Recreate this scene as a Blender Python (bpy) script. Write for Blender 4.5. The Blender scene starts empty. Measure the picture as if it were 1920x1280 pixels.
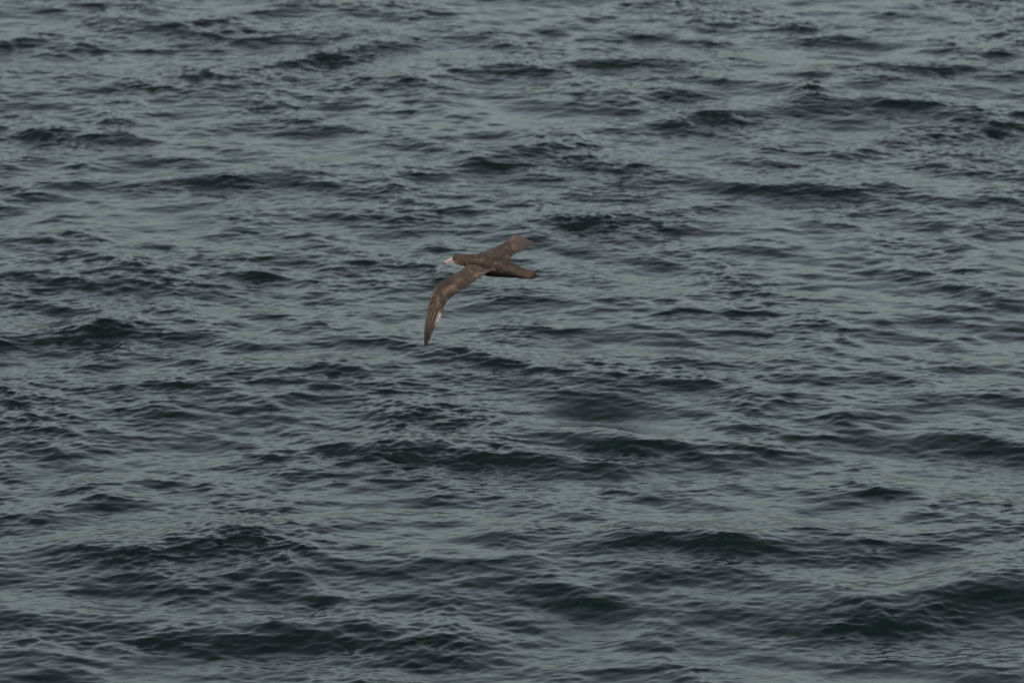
import bpy, math, random
import numpy as np
from mathutils import Vector, Matrix, kdtree

R = math.radians
random.seed(4)
scene = bpy.context.scene
C = scene.collection

# ------------------------------------------------------------------ camera
CAM_H, PITCH, LENS = 12.0, 13.0, 200.0
cam_data = bpy.data.cameras.new("camera")
cam = bpy.data.objects.new("camera", cam_data)
C.objects.link(cam)
cam.location = (0, 0, CAM_H)
cam.rotation_euler = (R(90 - PITCH), 0, 0)
cam_data.lens = LENS
cam_data.sensor_width = 36
cam_data.clip_start = 0.5
cam_data.clip_end = 20000
cam_data.dof.use_dof = True
cam_data.dof.focus_distance = 44.4
cam_data.dof.aperture_fstop = 3.2
scene.camera = cam

# ------------------------------------------------------------------ overcast sky, soft sun, exposure
SUN_EL, SUN_AZ = 42.0, 215.0            # azimuth clockwise from +Y: behind the camera, to the left
world = bpy.data.worlds.new("World")
scene.world = world
world.use_nodes = True
wn, wl = world.node_tree.nodes, world.node_tree.links
wn.clear()
sky = wn.new("ShaderNodeTexSky")
sky.sky_type = 'NISHITA'
sky.sun_disc = False
sky.sun_elevation = R(SUN_EL)
sky.sun_rotation = R(SUN_AZ)
sky.air_density = 1.0
sky.dust_density = 2.5
sky.ozone_density = 1.0
hsv = wn.new("ShaderNodeHueSaturation")
hsv.inputs['Saturation'].default_value = 0.30
bg = wn.new("ShaderNodeBackground")
bg.inputs['Strength'].default_value = 0.1
wo = wn.new("ShaderNodeOutputWorld")
wl.new(sky.outputs['Color'], hsv.inputs['Color'])
tint = wn.new("ShaderNodeMix"); tint.data_type = 'RGBA'; tint.blend_type = 'MULTIPLY'
tint.inputs['Factor'].default_value = 1.0
tint.inputs[7].default_value = (0.902, 1.0, 0.986, 1)
wl.new(hsv.outputs['Color'], tint.inputs[6])
wl.new(tint.outputs[2], bg.inputs['Color'])
wl.new(bg.outputs['Background'], wo.inputs['Surface'])

sun_d = bpy.data.lights.new("sun", 'SUN')
sun_d.energy = 0.5
sun_d.angle = R(18)
sun_d.color = (1.0, 0.96, 0.91)
sun = bpy.data.objects.new("sun", sun_d)
C.objects.link(sun)
az, el = R(SUN_AZ), R(SUN_EL)
sdir = Vector((math.sin(az) * math.cos(el), math.cos(az) * math.cos(el), math.sin(el)))
sun.rotation_euler = sdir.to_track_quat('Z', 'Y').to_euler()
sun.location = sdir * 60

scene.view_settings.view_transform = 'Standard'
scene.view_settings.look = 'None'
scene.view_settings.exposure = 0.50
scene.view_settings.gamma = 1.0
scene.view_settings.use_curve_mapping = False


# ------------------------------------------------------------------ material helpers
def new_mat(name):
    m = bpy.data.materials.new(name)
    m.use_nodes = True
    n, l = m.node_tree.nodes, m.node_tree.links
    return m, n, l, n['Principled BSDF']


# ------------------------------------------------------------------ water
LX, LY = 24.0, 64.0
NX, NY = 1280, 2200
X0, Y0 = -LX / 2, 24.0
rng = np.random.default_rng(11)


def spectrum_fields(kp, klo, khi, mean_deg, spread_lo, spread_hi, power, chop_on=True):
    """random sea built from its wave spectrum; returns height and the two choppy shifts, unit slope variance"""
    kx = 2 * np.pi * np.fft.fftfreq(NX, LX / NX)[None, :]
    ky = 2 * np.pi * np.fft.fftfreq(NY, LY / NY)[:, None]
    k = np.sqrt(kx * kx + ky * ky)
    k[0, 0] = 1e-6
    th = np.arctan2(ky, kx) - R(mean_deg)
    f = np.clip((np.log(k) - np.log(klo)) / (np.log(khi) - np.log(klo)), 0, 1)
    s = spread_lo + (spread_hi - spread_lo) * f
    D = np.abs(np.cos(th / 2)) ** (2 * s)
    S = k ** (-power) * np.exp(-1.25 * (kp / k) ** 2) * D
    S *= 1 / (1 + (klo / k) ** 12) / (1 + (k / khi) ** 8)
    S[0, 0] = 0
    A = np.sqrt(S) * (rng.standard_normal(S.shape) + 1j * rng.standard_normal(S.shape))
    slope = np.fft.ifft2(1j * A * ky)
    sx = np.fft.ifft2(1j * A * kx)
    norm = 1 / np.sqrt(np.mean(slope.real ** 2 + sx.real ** 2))
    h = np.fft.ifft2(A).real * norm
    dx = np.fft.ifft2(1j * A * kx / k).real * norm
    dy = np.fft.ifft2(1j * A * ky / k).real * norm
    return h, dx, dy


def smooth_noise(scale_x, scale_y):
    kx = 2 * np.pi * np.fft.fftfreq(NX, LX / NX)[None, :]
    ky = 2 * np.pi * np.fft.fftfreq(NY, LY / NY)[:, None]
    g = np.exp(-0.5 * ((kx * scale_x) ** 2 + (ky * scale_y) ** 2))
    n = np.fft.ifft2(np.fft.fft2(rng.standard_normal((NY, NX))) * g).real
    return n / n.std()


MAIN = -90 + 14
sw, swx, swy = spectrum_fields(0.7, 0.35, 1.4, MAIN - 6, 14, 8, 4.0)       # low swell
ch, chx, chy = spectrum_fields(2.1, 1.2, 9.0, MAIN, 2.6, 2.2, 3.8)            # wind chop
c2, c2x, c2y = spectrum_fields(2.0, 1.2, 9.0, MAIN - 62, 9, 5, 3.8)         # crossing systems
c3, c3x, c3y = spectrum_fields(2.6, 1.4, 9.0, MAIN + 56, 9, 5, 3.8)
ch, chx, chy = .60 * ch + .80 * c2 + .62 * c3, .60 * chx + .80 * c2x + .62 * c3x, .60 * chy + .80 * c2y + .62 * c3y
del c2, c2x, c2y, c3, c3x, c3y
ri, rix, riy = spectrum_fields(9.0, 7.0, 34.0, MAIN + 4, 2.6, 2.6, 3.7)   # wavelets
r2, r2x, r2y = spectrum_fields(7.0, 5.0, 30.0, MAIN - 58, 6, 4, 3.7)        # slanting wavelets
r3, r3x, r3y = spectrum_fields(8.0, 6.0, 32.0, MAIN + 52, 6, 4, 3.7)
ri, rix, riy = .62 * ri + .80 * r2 + .55 * r3, .62 * rix + .80 * r2x + .55 * r3x, .62 * riy + .80 * r2y + .55 * r3y
del r2, r2x, r2y, r3, r3x, r3y
fi, fix, fiy = spectrum_fields(34.0, 28.0, 110.0, MAIN - 4, 3, 3, 3.6)  # ripples
A_SW, A_CH, A_RI, A_FI = 0.032, 0.074, 0.070, 0.118
chn = ch / ch.std()
gust = smooth_noise(0.55, 1.3)
mod_r = np.clip(0.95 + 0.2 * gust + 0.2 * chn, 0.5, 1.7)
gust2 = smooth_noise(0.35, 0.9)
mod_f = np.clip(0.95 + 0.2 * gust2 + 0.15 * gust + 0.15 * chn, 0.5, 1.7)
H = A_SW * sw + A_CH * ch + A_RI * mod_r * ri + A_FI * mod_f * fi
DX = A_SW * swx + A_CH * 1.1 * chx + A_RI * 0.55 * mod_r * rix + A_FI * 0.4 * mod_f * fix
DY = A_SW * swy + A_CH * 1.1 * chy + A_RI * 0.55 * mod_r * riy + A_FI * 0.4 * mod_f * fiy
# the wind pushes every crest forward: steep fronts, long backs
hc, hr = A_CH * ch, A_RI * mod_r * ri
# the larger single waves: place (x, y), height, half length along the crest, half width, heading of the crest
gxx = (X0 + np.arange(NX) * LX / NX)[None, :]; gyy = (Y0 + np.arange(NY) * LY / NY)[:, None]
for wx, wy, wa, lu, lv, ang in (
        (-0.85, 48.0, .22, 0.75, .42, -6), (0.75, 48.3, .34, 0.6, .45, -12), (0.0, 47.5, .16, 0.5, .35, -16), (3.5, 43.0, .34, 1.3, .62, 12), (4.7, 44.2, .22, 0.9, .5, 25), (-1.7, 42.3, .19, 1.0, .45, -10), (-4.0, 42.6, .18, 0.9, .45, 5),
        (0.7, 66.6, .22, 1.3, .50, 10), (0.0, 60.9, .22, 0.8, .50, 40), (2.7, 63.4, .20, 1.2, .50, 25), (-3.1, 59.6, .20, 0.8, .42, 8), (-4.4, 52.6, .20, 1.0, .50, 20),
        (1.7, 51.2, .16, 0.7, .38, -12), (3.1, 59.2, .17, 0.8, .42, 6), (1.3, 57.9, .15, 0.9, .40, 30), (-2.3, 67.5, .18, 1.2, .50, 35), (-1.6, 50.9, .14, 0.7, .40, -15),
        (-2.6, 44.9, .16, 1.0, .45, 22), (4.4, 48.0, .15, 0.8, .40, -8), (4.6, 66.0, .17, 1.0, .45, 10), (1.6, 44.5, .15, 0.9, .40, -12), (-4.8, 62.2, .17, 0.8, .42, -20)):
    ca_, sa_ = math.cos(R(ang)), math.sin(R(ang))
    dx_, dy_ = gxx - wx, gyy - wy
    u_, v_ = dx_ * ca_ + dy_ * sa_, -dx_ * sa_ + dy_ * ca_
    lv *= .8; lu *= .85
    v_ = v_ + .10 * gust * lu + .05 * u_ ** 2
    g_ = .41 * wa * np.exp(-0.5 * (u_ / lu) ** 2) * np.exp(-0.5 * (v_ / lv) ** 2) * (1 - 0.4 * (v_ / lv) ** 2)
    near_ = np.exp(-0.5 * (u_ / lu) ** 2 - 0.5 * ((v_ + .5 * lv) / lv) ** 2)
    H += A_RI * .25 * near_ * ri + A_FI * .6 * near_ * fi
    hc += g_; H += g_
DY -= 1.5 * hc + 1.8 * hr + 1.0 * A_FI * mod_f * fi
# where crests would fold over themselves, ease the sideways push
for _ in range(4):
    gx_, gy_ = LX / NX, LY / NY
    jxx = 1 + (np.roll(DX, -1, 1) - np.roll(DX, 1, 1)) / (2 * gx_)
    jyy = 1 + (np.roll(DY, -1, 0) - np.roll(DY, 1, 0)) / (2 * gy_)
    jxy = (np.roll(DX, -1, 0) - np.roll(DX, 1, 0)) / (2 * gy_)
    jyx = (np.roll(DY, -1, 1) - np.roll(DY, 1, 1)) / (2 * gx_)
    J = jxx * jyy - jxy * jyx
    bad = (J < 0.30).astype(float)
    kx = 2 * np.pi * np.fft.fftfreq(NX, LX / NX)[None, :]
    ky = 2 * np.pi * np.fft.fftfreq(NY, LY / NY)[:, None]
    bl = np.fft.ifft2(np.fft.fft2(bad) * np.exp(-0.5 * (kx * kx + ky * ky) * 0.12 ** 2)).real
    att = 1 - 0.55 * np.clip(bl * 4, 0, 1)
    DX *= att; DY *= att
del sw, swx, swy, ch, chx, chy, ri, rix, riy, fi, fix, fiy


def sheet(step_x, step_y, ox, oy):
    ix = np.arange(0, NX + 1, step_x)
    iy = np.arange(0, NY + 1, step_y)
    gx, gy = np.meshgrid(ix, iy)
    hx, hy = gx % NX, gy % NY
    co = np.stack([X0 + ox + gx * (LX / NX) + DX[hy, hx],
                   Y0 + oy + gy * (LY / NY) + DY[hy, hx], H[hy, hx]], -1)
    ny, nx = gx.shape
    idx = np.arange(nx * ny).reshape(ny, nx)
    q = np.stack([idx[:-1, :-1], idx[:-1, 1:], idx[1:, 1:], idx[1:, :-1]], -1).reshape(-1, 4)
    return co.reshape(-1, 3), q


vs, qs, base = [], [], 0
for a in (-2, -1, 0, 1, 2):
    for b in (-1, 0, 1):
        c, q = sheet(1, 1, 0, 0) if (a, b) == (0, 0) else sheet(4, 5, a * LX, b * LY) if abs(a) < 2 else sheet(8, 10, a * LX, b * LY)
        vs.append(c); qs.append(q + base); base += len(c)
# the open sea beyond, out to the horizon, ringing the detailed patch a little lower
xa, xb, ya, yb = X0 - 2 * LX + 1, X0 + 3 * LX - 1, Y0 - LY + 1, Y0 + 2 * LY - 1
FAR = 9000.0
xs = np.array([-FAR, xa, xb, FAR]); ys = np.array([-FAR, ya, yb, FAR])
gx, gy = np.meshgrid(xs, ys)
c = np.stack([gx, gy, np.full_like(gx, -0.35)], -1).reshape(-1, 3)
q = [[j * 4 + i, j * 4 + i + 1, j * 4 + i + 5, j * 4 + i + 4] for j in range(3) for i in range(3) if (i, j) != (1, 1)]
vs.append(c); qs.append(np.array(q) + base)
V, Q = np.concatenate(vs), np.concatenate(qs)
me = bpy.data.meshes.new("water")
me.vertices.add(len(V)); me.vertices.foreach_set("co", V.astype(np.float32).ravel())
me.loops.add(len(Q) * 4); me.loops.foreach_set("vertex_index", Q.astype(np.int32).ravel())
me.polygons.add(len(Q))
me.polygons.foreach_set("loop_start", np.arange(0, len(Q) * 4, 4, dtype=np.int32))
me.polygons.foreach_set("use_smooth", np.ones(len(Q), bool))
me.update(calc_edges=True)
water = bpy.data.objects.new("water", me)
C.objects.link(water)
water['kind'] = 'structure'
water['label'] = 'choppy dark grey-green open sea under an overcast sky'
del V, Q, vs, qs

m, n, l, p = new_mat("sea_water")
p.inputs['Base Color'].default_value = (0.0014, 0.0066, 0.0061, 1)
p.inputs['Roughness'].default_value = 0.11
p.inputs['IOR'].default_value = 1.333
tc = n.new("ShaderNodeTexCoord")
mp = n.new("ShaderNodeMapping"); mp.inputs['Scale'].default_value = (0.6, 1.0, 1.0)
mp.inputs['Rotation'].default_value = (0, 0, R(12))
nz = n.new("ShaderNodeTexNoise"); nz.inputs['Scale'].default_value = 22; nz.inputs['Detail'].default_value = 3
bp = n.new("ShaderNodeBump"); bp.inputs['Strength'].default_value = 0.25; bp.inputs['Distance'].default_value = 0.008
l.new(tc.outputs['Object'], mp.inputs['Vector']); l.new(mp.outputs['Vector'], nz.inputs['Vector'])
l.new(nz.outputs['Fac'], bp.inputs['Height']); l.new(bp.outputs['Normal'], p.inputs['Normal'])
me.materials.append(m)

# ------------------------------------------------------------------ the bird
# modelled in metres in its own frame (x right, y up, z towards the viewer's side), bird flying to -x
S = 240.0
UC, VC = 912.0, 490.0


def P(u, v, away):
    return np.array([(u - UC) / S, -(v - VC) / S, -away])


F = np.array([-.80, .116, -.59]); F /= np.linalg.norm(F)
L = np.array([-.58, -.405, .705]); L -= F * L.dot(F); L /= np.linalg.norm(L)
U = np.cross(F, L)


def catmull(pts, t):
    """pts (n,d) sampled at t in 0..n-1"""
    pts = np.asarray(pts, float)
    nn = len(pts)
    ext = np.vstack([2 * pts[0] - pts[1], pts, 2 * pts[-1] - pts[-2]])
    i = np.clip(np.floor(t).astype(int), 0, nn - 2)
    f = (t - i)[:, None]
    p0, p1, p2, p3 = ext[i], ext[i + 1], ext[i + 2], ext[i + 3]
    return .5 * (2 * p1 + (p2 - p0) * f + (2 * p0 - 5 * p1 + 4 * p2 - p3) * f ** 2 + (3 * p1 - p0 - 3 * p2 + p3) * f ** 3)


def loft_mesh(rings):
    """closed loft of equal-size rings with end caps; returns verts, faces"""
    ns, nr = len(rings), len(rings[0])
    v = np.concatenate(rings)
    f = []
    for s_ in range(ns - 1):
        for r in range(nr):
            a, b = s_ * nr + r, s_ * nr + (r + 1) % nr
            f.append((a, b, b + nr, a + nr))
    f.append(tuple(range(nr - 1, -1, -1)))
    f.append(tuple(range((ns - 1) * nr, ns * nr)))
    return v, f


# trunk: px centre, half height, half width (metres), away
spine = [
    # u, v, up radius px, side radius px
    (848.8, 485.5, 4.6, 4.6), (853, 485.2, 8.0, 7.0), (859, 485.6, 10.0, 8.6), (867, 486.8, 11.2, 9.6), (876, 488.0, 12.0, 11.5),
    (886, 490.5, 15.0, 16.0), (898, 493.5, 18.5, 21.0), (912, 496.0, 20.0, 23.0), (928, 499.0, 19.5, 22.5),
    (944, 503.0, 17.0, 19.5), (958, 507.3, 13.5, 16.0), (971, 511.0, 10.0, 13.5), (983, 514.0, 7.4, 12.5),
    (992, 515.4, 5.6, 11.5), (998, 516.6, 4.4, 10.0), (1001, 517.2, 2.4, 7.5)]


def away_axis(u):
    d = (UC - u) / S
    # body recedes towards the head; the head itself is turned a little back to profile
    if u > 880:
        return .7375 * d
    return .7375 * (UC - 880) / S + .30 * (880 - u) / S


sp = np.array([[*P(u, v, away_axis(u)), ru / S, rs / S] for u, v, ru, rs in spine])
NS = 90
sp = catmull(sp, np.linspace(0, len(sp) - 1, NS))
rings, prm = [], []
for i in range(NS):
    c = sp[i, :3]
    t = sp[min(i + 1, NS - 1), :3] - sp[max(i - 1, 0), :3]; t /= np.linalg.norm(t)
    side = L - t * L.dot(t); side /= np.linalg.norm(side)
    up = np.cross(side, t)
    if up.dot(U) < 0: up = -up
    ring = []
    for j in range(28):
        a = 2 * math.pi * j / 28
        ring.append(c + side * sp[i, 4] * math.cos(a) + up * sp[i, 3] * math.sin(a))
        prm.append((0, i / (NS - 1), math.sin(a), math.cos(a)))
    rings.append(np.array(ring))
parts = [loft_mesh(rings)]

# wings: leading edge px + away, trailing edge px + away, thickness (m)
left_wing = [
    ((893, 487, .045), (935, 503, -.04), .046),
    ((882, 492, .050), (929, 506.5, -.09), .038),
    ((872, 500, .020), (917, 510.5, -.14), .032),
    ((861, 509, -.045), (903, 519, -.17), .027),
    ((848, 516.5, -.12), (887, 530, -.215), .024),
    ((835, 523.2, -.20), (868, 542, -.285), .022),
    ((825, 529, -.265), (852, 554.5, -.345), .020),
    ((818.2, 537.5, -.30), (840.5, 565, -.385), .018),
    ((813, 549, -.335), (833.2, 577, -.41), .016),
    ((808, 561, -.37), (831.3, 586, -.435), .014),
    ((803.6, 575, -.405), (828.2, 597, -.46), .012),
    ((800.2, 591, -.445), (822.5, 608, -.485), .011),
    ((798, 608, -.485), (815.8, 619, -.51), .010),
    ((796.6, 624, -.525), (810.5, 632, -.535), .011),
    ((796.6, 639, -.555), (805.6, 642, -.56), .011),
    ((798.0, 650, -.58), (802.2, 649, -.58), .011)]
right_wing = [
    ((893, 476.5, .06), (946, 503, -.01), .050),
    ((903, 472.5, .10), (951, 497, .02), .042),
    ((918, 467, .16), (955, 489, .075), .032),
    ((933, 460.5, .235), (958.5, 481.5, .14), .026),
    ((946, 452.5, .31), (964, 476, .215), .022),
    ((955.5, 444.0, .375), (970.5, 472.3, .29), .020),
    ((962, 439.3, .43), (977, 469.3, .365), .018),
    ((969.5, 438.2, .50), (983.2, 466.0, .455), .016),
    ((977.5, 439.8, .58), (988.8, 462.8, .545), .014),
    ((985.5, 443.6, .67), (994, 459.8, .64), .012),
    ((992.5, 447.4, .76), (998, 457.4, .74), .011),
    ((999, 450.0, .85), (1001.8, 456.6, .845), .011),
    ((1004.0, 453.4, .93), (1004.6, 456.6, .93), .010)]
NW, NC = 150, 20


def wing(data, pid, flip):
    d = np.array([[*P(*a), *P(*b), t] for a, b, t in data])
    d = catmull(d, np.linspace(0, len(d) - 1, NW))
    rings_, pr = [], []
    for i in range(NW):
        s_ = i / (NW - 1)
        le, te, th = d[i, :3], d[i, 3:6], max(d[i, 6], .011)
        tang = d[min(i + 1, NW - 1), :3] - d[max(i - 1, 0), :3]
        # feather tips along the trailing edge
        nfe = 26
        ph = (s_ * nfe) % 1.0
        amp = ((.005 if s_ < .55 else .008) if pid == 1 else .016) * (1 if .12 < s_ < .97 else 0)
        ch_ = te - le
        cl = np.linalg.norm(ch_) + 1e-9
        te = te + ch_ / cl * amp * (abs(ph - .5) * 2 - .5) * -1
        x_true = np.linalg.norm(te - le) / cl
        ch_ = te - le
        nrm = np.cross(tang, ch_); nrm /= np.linalg.norm(nrm) + 1e-9
        if nrm.dot(U) < 0 and s_ < .5 or (s_ >= .5 and nrm.dot(pn) < 0): nrm = -nrm
        pn = nrm
        top, bot = [], []
        for j in range(NC + 1):
            x = j / NC
            shape = 2.6 * (.2969 * math.sqrt(x + 1e-6) - .126 * x - .3516 * x * x + .2843 * x ** 3 - .1015 * x ** 4) * 2
            half = th * .5 * max(shape, 0.28 if 0 < j < NC else .15)
            camber = .055 * cl * 4 * x * (1 - x)
            feath = 0.0
            if x > .35:
                feath = .0016 * (abs(((x * 9 + s_ * 2) % 1) - .5) * 2 - .5) * (s_ > .55)
            top.append((le + ch_ * x + nrm * (half + camber + feath), (pid, s_, x * x_true, 1)))
            bot.append((le + ch_ * x + nrm * (camber - half), (pid, s_, x * x_true, -1)))
        loop = top + bot[::-1]
        rings_.append(np.array([q[0] for q in loop])); pr += [q[1] for q in loop]
    return loft_mesh(rings_), pr


for data, pid in ((left_wing, 1), (right_wing, 2)):
    w_, pr = wing(data, pid, False)
    parts.append(w_); prm += pr

# rounded tail feathers under the rump: a thin fan
rings, tl = [], 22
for i in range(tl):
    t = i / (tl - 1)
    u = 968 + (1001.5 - 968) * t
    c = P(u, 510.8 + 6.8 * t, away_axis(u))
    wd = (11 + 1.5 * math.sin(t * 2.2)) / S * (1 if t < .8 else math.sqrt(max(1 - ((t - .8) / .24) ** 2, .05)))
    ring = []
    for j in range(20):
        a = 2 * math.pi * j / 20
        sag = -.010 * math.cos(a) ** 2
        ring.append(c + L * wd * math.cos(a) + U * (.0075 * math.sin(a) + sag))
        prm.append((3, t, math.sin(a), math.cos(a)))
    rings.append(np.array(ring))
parts.append(loft_mesh(rings))

verts, faces, off = [], [], 0
for v, f in parts:
    verts.append(v); faces += [tuple(i + off for i in q) for q in f]; off += len(v)
verts = np.concatenate(verts)
raw = bpy.data.meshes.new("raw")
raw.from_pydata(verts.tolist(), [], faces)
import bmesh
bm = bmesh.new(); bm.from_mesh(raw); bmesh.ops.recalc_face_normals(bm, faces=bm.faces); bm.to_mesh(raw); bm.free()
tmp = bpy.data.objects.new("tmp", raw); C.objects.link(tmp)
md = tmp.modifiers.new("r", 'REMESH'); md.mode = 'VOXEL'; md.voxel_size = 0.0038
ms = tmp.modifiers.new("s", 'SMOOTH'); ms.factor = .5; ms.iterations = 3
dg = bpy.context.evaluated_depsgraph_get()
body_me = bpy.data.meshes.new_from_object(tmp.evaluated_get(dg))
bpy.data.objects.remove(tmp)
body_me.name = "giant_petrel"
body_me.polygons.foreach_set("use_smooth", np.ones(len(body_me.polygons), bool))

# plumage pattern plus painted underside shade, carried per vertex
kd = kdtree.KDTree(len(verts))
for i, v in enumerate(verts): kd.insert(Vector(v), i)
kd.balance()
co = np.empty(len(body_me.vertices) * 3, np.float32); body_me.vertices.foreach_get("co", co); co = co.reshape(-1, 3)
nr = np.empty(len(body_me.vertices) * 3, np.float32); body_me.vertex_normals.foreach_get("vector", nr); nr = nr.reshape(-1, 3)


def vnoise(p, sc, seed=0):
    """cheap value noise"""
    q = p * sc + seed * 17.3
    i = np.floor(q).astype(int); f = q - i; f = f * f * (3 - 2 * f)
    out = 0
    for a in (0, 1):
        for b in (0, 1):
            for c_ in (0, 1):
                hsh = (i[0] + a) * 374761393 + (i[1] + b) * 668265263 + (i[2] + c_) * 2147483647
                hsh = (int(hsh) ^ (int(hsh) >> 13)) * 1274126177 & 0xffffffff
                w_ = (f[0] if a else 1 - f[0]) * (f[1] if b else 1 - f[1]) * (f[2] if c_ else 1 - f[2])
                out += w_ * ((hsh >> 8 & 0xffff) / 65535)
    return out


def sst(a, b, x):
    t = min(max((x - a) / (b - a), 0), 1)
    return t * t * (3 - 2 * t)


DARK = np.array([.034, .0225, .0175]); BROWN = np.array([.066, .0445, .034]); TAN = np.array([.20, .145, .105])
GREY = np.array([.105, .079, .066]); WHITE = np.array([.50, .47, .43]); RUST = np.array([.070, .043, .028])
mix = lambda a, b, t: a * (1 - t) + b * t
cols = np.ones((len(co), 4), np.float32)
for vi in range(len(co)):
    p_ = co[vi].astype(float)
    pid, s_, x, sd = prm[kd.find(Vector(p_))[1]]
    n1, n2, n3 = vnoise(p_, 22), vnoise(p_, 60, 1), vnoise(p_, 130, 2)
    c = mix(DARK, BROWN, .35 + .4 * n1 + .3 * (n2 - .5))
    if pid in (1, 2) and sd > 0:
        far = pid == 2
        c = mix(c * .82, GREY, .75 * sst(.5, .05, s_) * (.75 + .5 * n1))
        # overlapping covert rows, each feather with a paler worn margin
        row_ = x * 6.5; k_ = math.floor(row_); fx = row_ - k_
        fs = abs(((s_ * 34 + .5 * (k_ % 2)) % 1) - .5) * 2
        edge = sst(.55, 1.0, fx + .35 * fs)
        c = mix(c, DARK * .8, .35 * (1 - edge)); c = mix(c, TAN, .12 * edge * (.4 + n1) * (1 - sst(.6, .7, s_)))
        c = mix(c, TAN * .8, .6 * sst(.84, .97, x) * sst(.16, .08, s_) * (pid == 1))
        # covert rows: pale worn fringes
        row = math.exp(-((x - .60 - .05 * math.sin(s_ * 19)) / .13) ** 2)
        blot = max(0, n2 * .6 + n1 * .7 - .52) * 3.4
        spot = sum(w_ * math.exp(-((s_ - a_) / b_) ** 2 - ((x - c_) / d_) ** 2) for a_, b_, c_, d_, w_ in
                   ((.205, .025, .84, .10, .9), (.375, .035, .66, .14, .8), (.43, .03, .55, .12, .45), (.56, .03, .52, .16, .7), (.30, .03, .45, .15, .25)))
        c = mix(c, TAN, min(1, spot * (.2 + .7 * n2 + .6 * n3) * 1.0 + .3 * blot * row * (not far)))
        row2 = math.exp(-((x - .30) / .2) ** 2) * sst(.42, .5, s_) * (1 - sst(.66, .74, s_))
        c = mix(c, TAN, min(1, max(0, n2 * .8 + n3 * .3 - .5) * 1.2 * row2))
        c = mix(c, DARK, .45 * sst(.72, .95, x) * sst(.18, .3, s_))
        if s_ > .62:   # primaries: dark vanes, pale shafts fanning from the wrist
            g = sst(.62, .72, s_ + .12 * x - .05)
            c = mix(c, DARK * .75, .8 * g)
            fr = abs(((x * 5.2 + .15) % 1) - .5) * 2
            shaft = sst(.45, .9, fr) * (1 - sst(.82, .93, s_)) * g
            c = mix(c, TAN * 1.1, .85 * shaft)
            c = mix(c, DARK * .55, (.15 if far else .75) * sst(.72, .88, s_))
            if not far:
                wp = sst(.60, .66, s_) * (1 - sst(.70, .78, s_)) * sst(.70, .88, x)
                c = mix(c, WHITE * 1.0, .95 * wp)
        if far:
            c = mix(c, np.array([.25, .182, .145]), .85 * sst(.3, .5, s_) * (.6 + .5 * n2))
            bar = math.exp(-((s_ - .36 - .05 * n1) / .022) ** 2) * sst(.4, .5, x) * (1 - sst(.8, .95, x))
            c = mix(c, TAN * 1.2, .6 * bar)
        else:
            c = mix(c, TAN * 1.05, .75 * sst(.10, .02, x) * sst(.42, .5, s_) * (1 - sst(.55, .6, s_) * .4))
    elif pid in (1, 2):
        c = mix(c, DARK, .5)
    elif pid == 0:
        c = mix(c, RUST, (1 - sst(.26, .38, s_)) * .7)
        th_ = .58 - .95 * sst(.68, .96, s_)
        belly_shade = sst(th_ + .16, th_ - .16, x + .12 * (n1 - .5))
        c = mix(c, DARK * .3, .92 * belly_shade * sst(.3, .42, s_))  # shadow along the belly and lower flank, painted into the feather colour
        # pale face at the bill's base and the throat
        pale = (1 - sst(.11, .25, s_ + .05 * (n1 - .5))) * sst(.30, -.30, x)
        c = mix(c, TAN * 1.5, min(1, .95 * pale))
        c = mix(c, TAN * .6, .35 * sst(.2, -.3, x) * (1 - sst(.12, .32, s_)) * (n2 * 1.2))
        c = mix(c, DARK, .6 * sst(.55, .95, x) * sst(.28, .4, s_) * (1 - sst(.6, .75, s_)))
        c = mix(c, TAN * .7, .2 * sst(.3, .8, n2 * .5 + n3 * .5) * sst(.3, .5, s_) * sst(-.1, .2, x))
        c = mix(c, BROWN * 1.3, .6 * sst(.78, .86, s_) * sst(-.2, .4, x) * (n1 + .2))
    else:
        c = mix(c, BROWN * 1.1, .5 * n2)
        c = mix(c, DARK * .6, .8 * sst(.90, .98, s_))
    n4, n5 = vnoise(p_, 38, 5), vnoise(p_ + 3.1, 42, 7)
    if s_ > .22 or pid: c = mix(c, TAN * .9, .42 * sst(.60, .85, n4) * (1 - sst(.6, .66, s_) * (pid == 1)) * (.3 if sd != 1 and pid in (1, 2) else 1) * (pid != 0 or x > .1)); c = c * (.78 + .44 * n5)
    c = c * (.86 + .28 * n3) * np.array([1.12, .965, .925]) * (1 - .3 * (pid == 1) * sst(.76, .9, s_))
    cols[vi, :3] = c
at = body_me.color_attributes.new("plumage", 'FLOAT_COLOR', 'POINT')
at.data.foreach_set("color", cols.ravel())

fm, n, l, p = new_mat("feathers")
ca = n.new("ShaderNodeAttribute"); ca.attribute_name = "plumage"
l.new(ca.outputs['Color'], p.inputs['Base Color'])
p.inputs['Roughness'].default_value = 0.72
p.inputs['Specular IOR Level'].default_value = 0.3
tc = n.new("ShaderNodeTexCoord")
nz = n.new("ShaderNodeTexNoise"); nz.inputs['Scale'].default_value = 70; nz.inputs['Detail'].default_value = 4
bp = n.new("ShaderNodeBump"); bp.inputs['Strength'].default_value = .5; bp.inputs['Distance'].default_value = .004
l.new(tc.outputs['Object'], nz.inputs['Vector']); l.new(nz.outputs['Fac'], bp.inputs['Height']); l.new(bp.outputs['Normal'], p.inputs['Normal'])
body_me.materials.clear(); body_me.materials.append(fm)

bird = bpy.data.objects.new("giant_petrel", body_me)
C.objects.link(bird)
bird['label'] = 'mottled brown seabird gliding left over the waves, wings arched, pale pink hooked bill'
bird['category'] = 'seabird'
# place the bird: distance that gives it its true size, a few metres above the water
crot = cam.rotation_euler.to_matrix()
ppm = 1920 * LENS / 36
D = ppm / S
loc = Vector((0, 0, CAM_H)) + crot @ Vector(((UC - 960) / S, -(VC - 640) / S, -D))
bird.matrix_world = Matrix.Translation(loc) @ crot.to_4x4()


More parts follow.
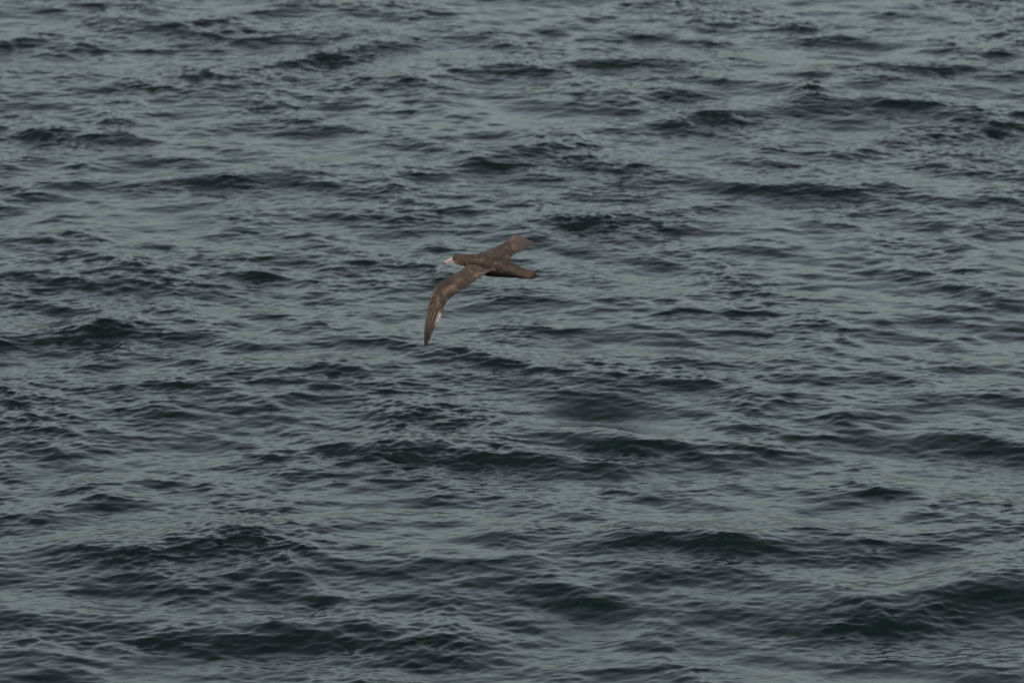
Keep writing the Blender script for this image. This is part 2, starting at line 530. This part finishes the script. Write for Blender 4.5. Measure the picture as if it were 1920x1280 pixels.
def child(name, v, f, mat, label=None):
    mm = bpy.data.meshes.new(name)
    mm.from_pydata([tuple(map(float, q)) for q in v], [], f)
    b = bmesh.new(); b.from_mesh(mm); bmesh.ops.recalc_face_normals(b, faces=b.faces); b.to_mesh(mm); b.free()
    mm.polygons.foreach_set("use_smooth", np.ones(len(mm.polygons), bool))
    mm.materials.append(mat)
    o = bpy.data.objects.new(name, mm); C.objects.link(o); o.parent = bird
    if label: o['label'] = label
    return o


# bill: upper mandible with the nostril tube on top and a hooked tip
bm_, n, l, p = new_mat("bill_horn")
p.inputs['Roughness'].default_value = .45
tc = n.new("ShaderNodeTexCoord"); nz = n.new("ShaderNodeTexNoise"); nz.inputs['Scale'].default_value = 45
rp = n.new("ShaderNodeValToRGB")
rp.color_ramp.elements[0].position = .35; rp.color_ramp.elements[0].color = (.36, .245, .205, 1)
rp.color_ramp.elements[1].position = .7; rp.color_ramp.elements[1].color = (.55, .44, .385, 1)
l.new(tc.outputs['Object'], nz.inputs['Vector']); l.new(nz.outputs['Fac'], rp.inputs['Fac']); l.new(rp.outputs['Color'], p.inputs['Base Color'])
hm, n, l, p = new_mat("bill_tip")
p.inputs['Base Color'].default_value = (.16, .085, .075, 1); p.inputs['Roughness'].default_value = .4


def tube(pts, nseg=14, res=24):
    d = np.array([[*P(u, v, w), a / S, b / S] for u, v, w, a, b in pts])
    d = catmull(d, np.linspace(0, len(d) - 1, res))
    rr = []
    for i in range(res):
        t = d[min(i + 1, res - 1), :3] - d[max(i - 1, 0), :3]; t /= np.linalg.norm(t)
        side = L - t * L.dot(t); side /= np.linalg.norm(side)
        up = np.cross(side, t)
        rr.append(np.array([d[i, :3] + side * max(d[i, 4], 1e-4) * math.cos(2 * math.pi * j / nseg) + up * max(d[i, 3], 1e-4) * math.sin(2 * math.pi * j / nseg) for j in range(nseg)]))
    return loft_mesh(rr)


wb = away_axis(850)
bill = child("bill", *tube([(852, 486.2, wb, 5.4, 4.6), (848, 487.0, wb + .003, 5.0, 3.9), (843, 488.4, wb + .008, 3.9, 3.2), (839, 489.6, wb + .012, 3.1, 2.8),
                            (836, 490.6, wb + .015, 3.0, 2.6), (834, 491.8, wb + .017, 2.5, 2.0), (833.2, 493.2, wb + .018, 1.2, 1.0)]), bm_,
             'heavy pale pink bill')
nt = child("nostril_tube", *tube([(849.5, 482.4, wb + .002, 1.6, 2.0), (845, 484.2, wb + .006, 1.8, 1.9), (840.5, 486.4, wb + .010, 1.7, 1.7), (838.6, 487.4, wb + .012, 1.1, 1.2)], 12, 16), bm_)
nt.parent = bill
hk = child("hooked_tip", *tube([(836.0, 490.0, wb + .0155, 2.3, 2.2), (833.8, 491.4, wb + .0175, 2.6, 1.9), (833.2, 493.8, wb + .018, 1.7, 1.4), (834.2, 495.8, wb + .018, .5, .5)], 12, 16), hm,
           'darker hooked bill tip')
hk.parent = bill
lj = child("lower_mandible", *tube([(853, 490.6, wb, 2.2, 3.4), (847, 491.4, wb + .004, 1.7, 2.6), (840, 492.6, wb + .011, 1.3, 1.9), (836.6, 493.0, wb + .014, .8, 1.2)], 12, 16), bm_)
lj.parent = bill

em, n, l, p = new_mat("eye_dark")
p.inputs['Base Color'].default_value = (.012, .008, .006, 1); p.inputs['Roughness'].default_value = .15


def ball(c, r, nu=14, nv=9):
    v, f = [], []
    for i in range(nv + 1):
        th = math.pi * i / nv
        for j in range(nu):
            a = 2 * math.pi * j / nu
            v.append(c + r * np.array([math.sin(th) * math.cos(a), math.sin(th) * math.sin(a), math.cos(th)]))
    for i in range(nv):
        for j in range(nu):
            f.append((i * nu + j, i * nu + (j + 1) % nu, (i + 1) * nu + (j + 1) % nu, (i + 1) * nu + j))
    return v, f


hc = P(855.2, 485.3, away_axis(855.2))
for sgn in (1, -1):
    child("eye", *ball(hc + L * sgn * 5.7 / S + U * 5.3 / S, .0072), em)

# webbed feet tucked under the tail, toes showing past its end
wm, n, l, p = new_mat("foot_skin")
p.inputs['Base Color'].default_value = (.018, .016, .016, 1); p.inputs['Roughness'].default_value = .6
for sgn in (1, -1):
    o3 = L * sgn * .017 - U * .004
    base_ = P(985, 518.0, away_axis(985)) + o3
    ff = tube([(972, 517.5, away_axis(972), 1.6, 1.8), (986, 519.2, away_axis(986), 1.5, 2.2), (997, 519.6, away_axis(997), 1.7, 3.2), (1002, 518.8, away_axis(1002), 2.2, 4.4), (1005.0, 517.6, away_axis(1005), 2.0, 4.0), (1006.6, 516.6, away_axis(1006.6), .9, 2.4)], 14, 24)
    child("foot", np.asarray(ff[0]) + o3, ff[1], wm, 'dark webbed foot tucked under the tail')
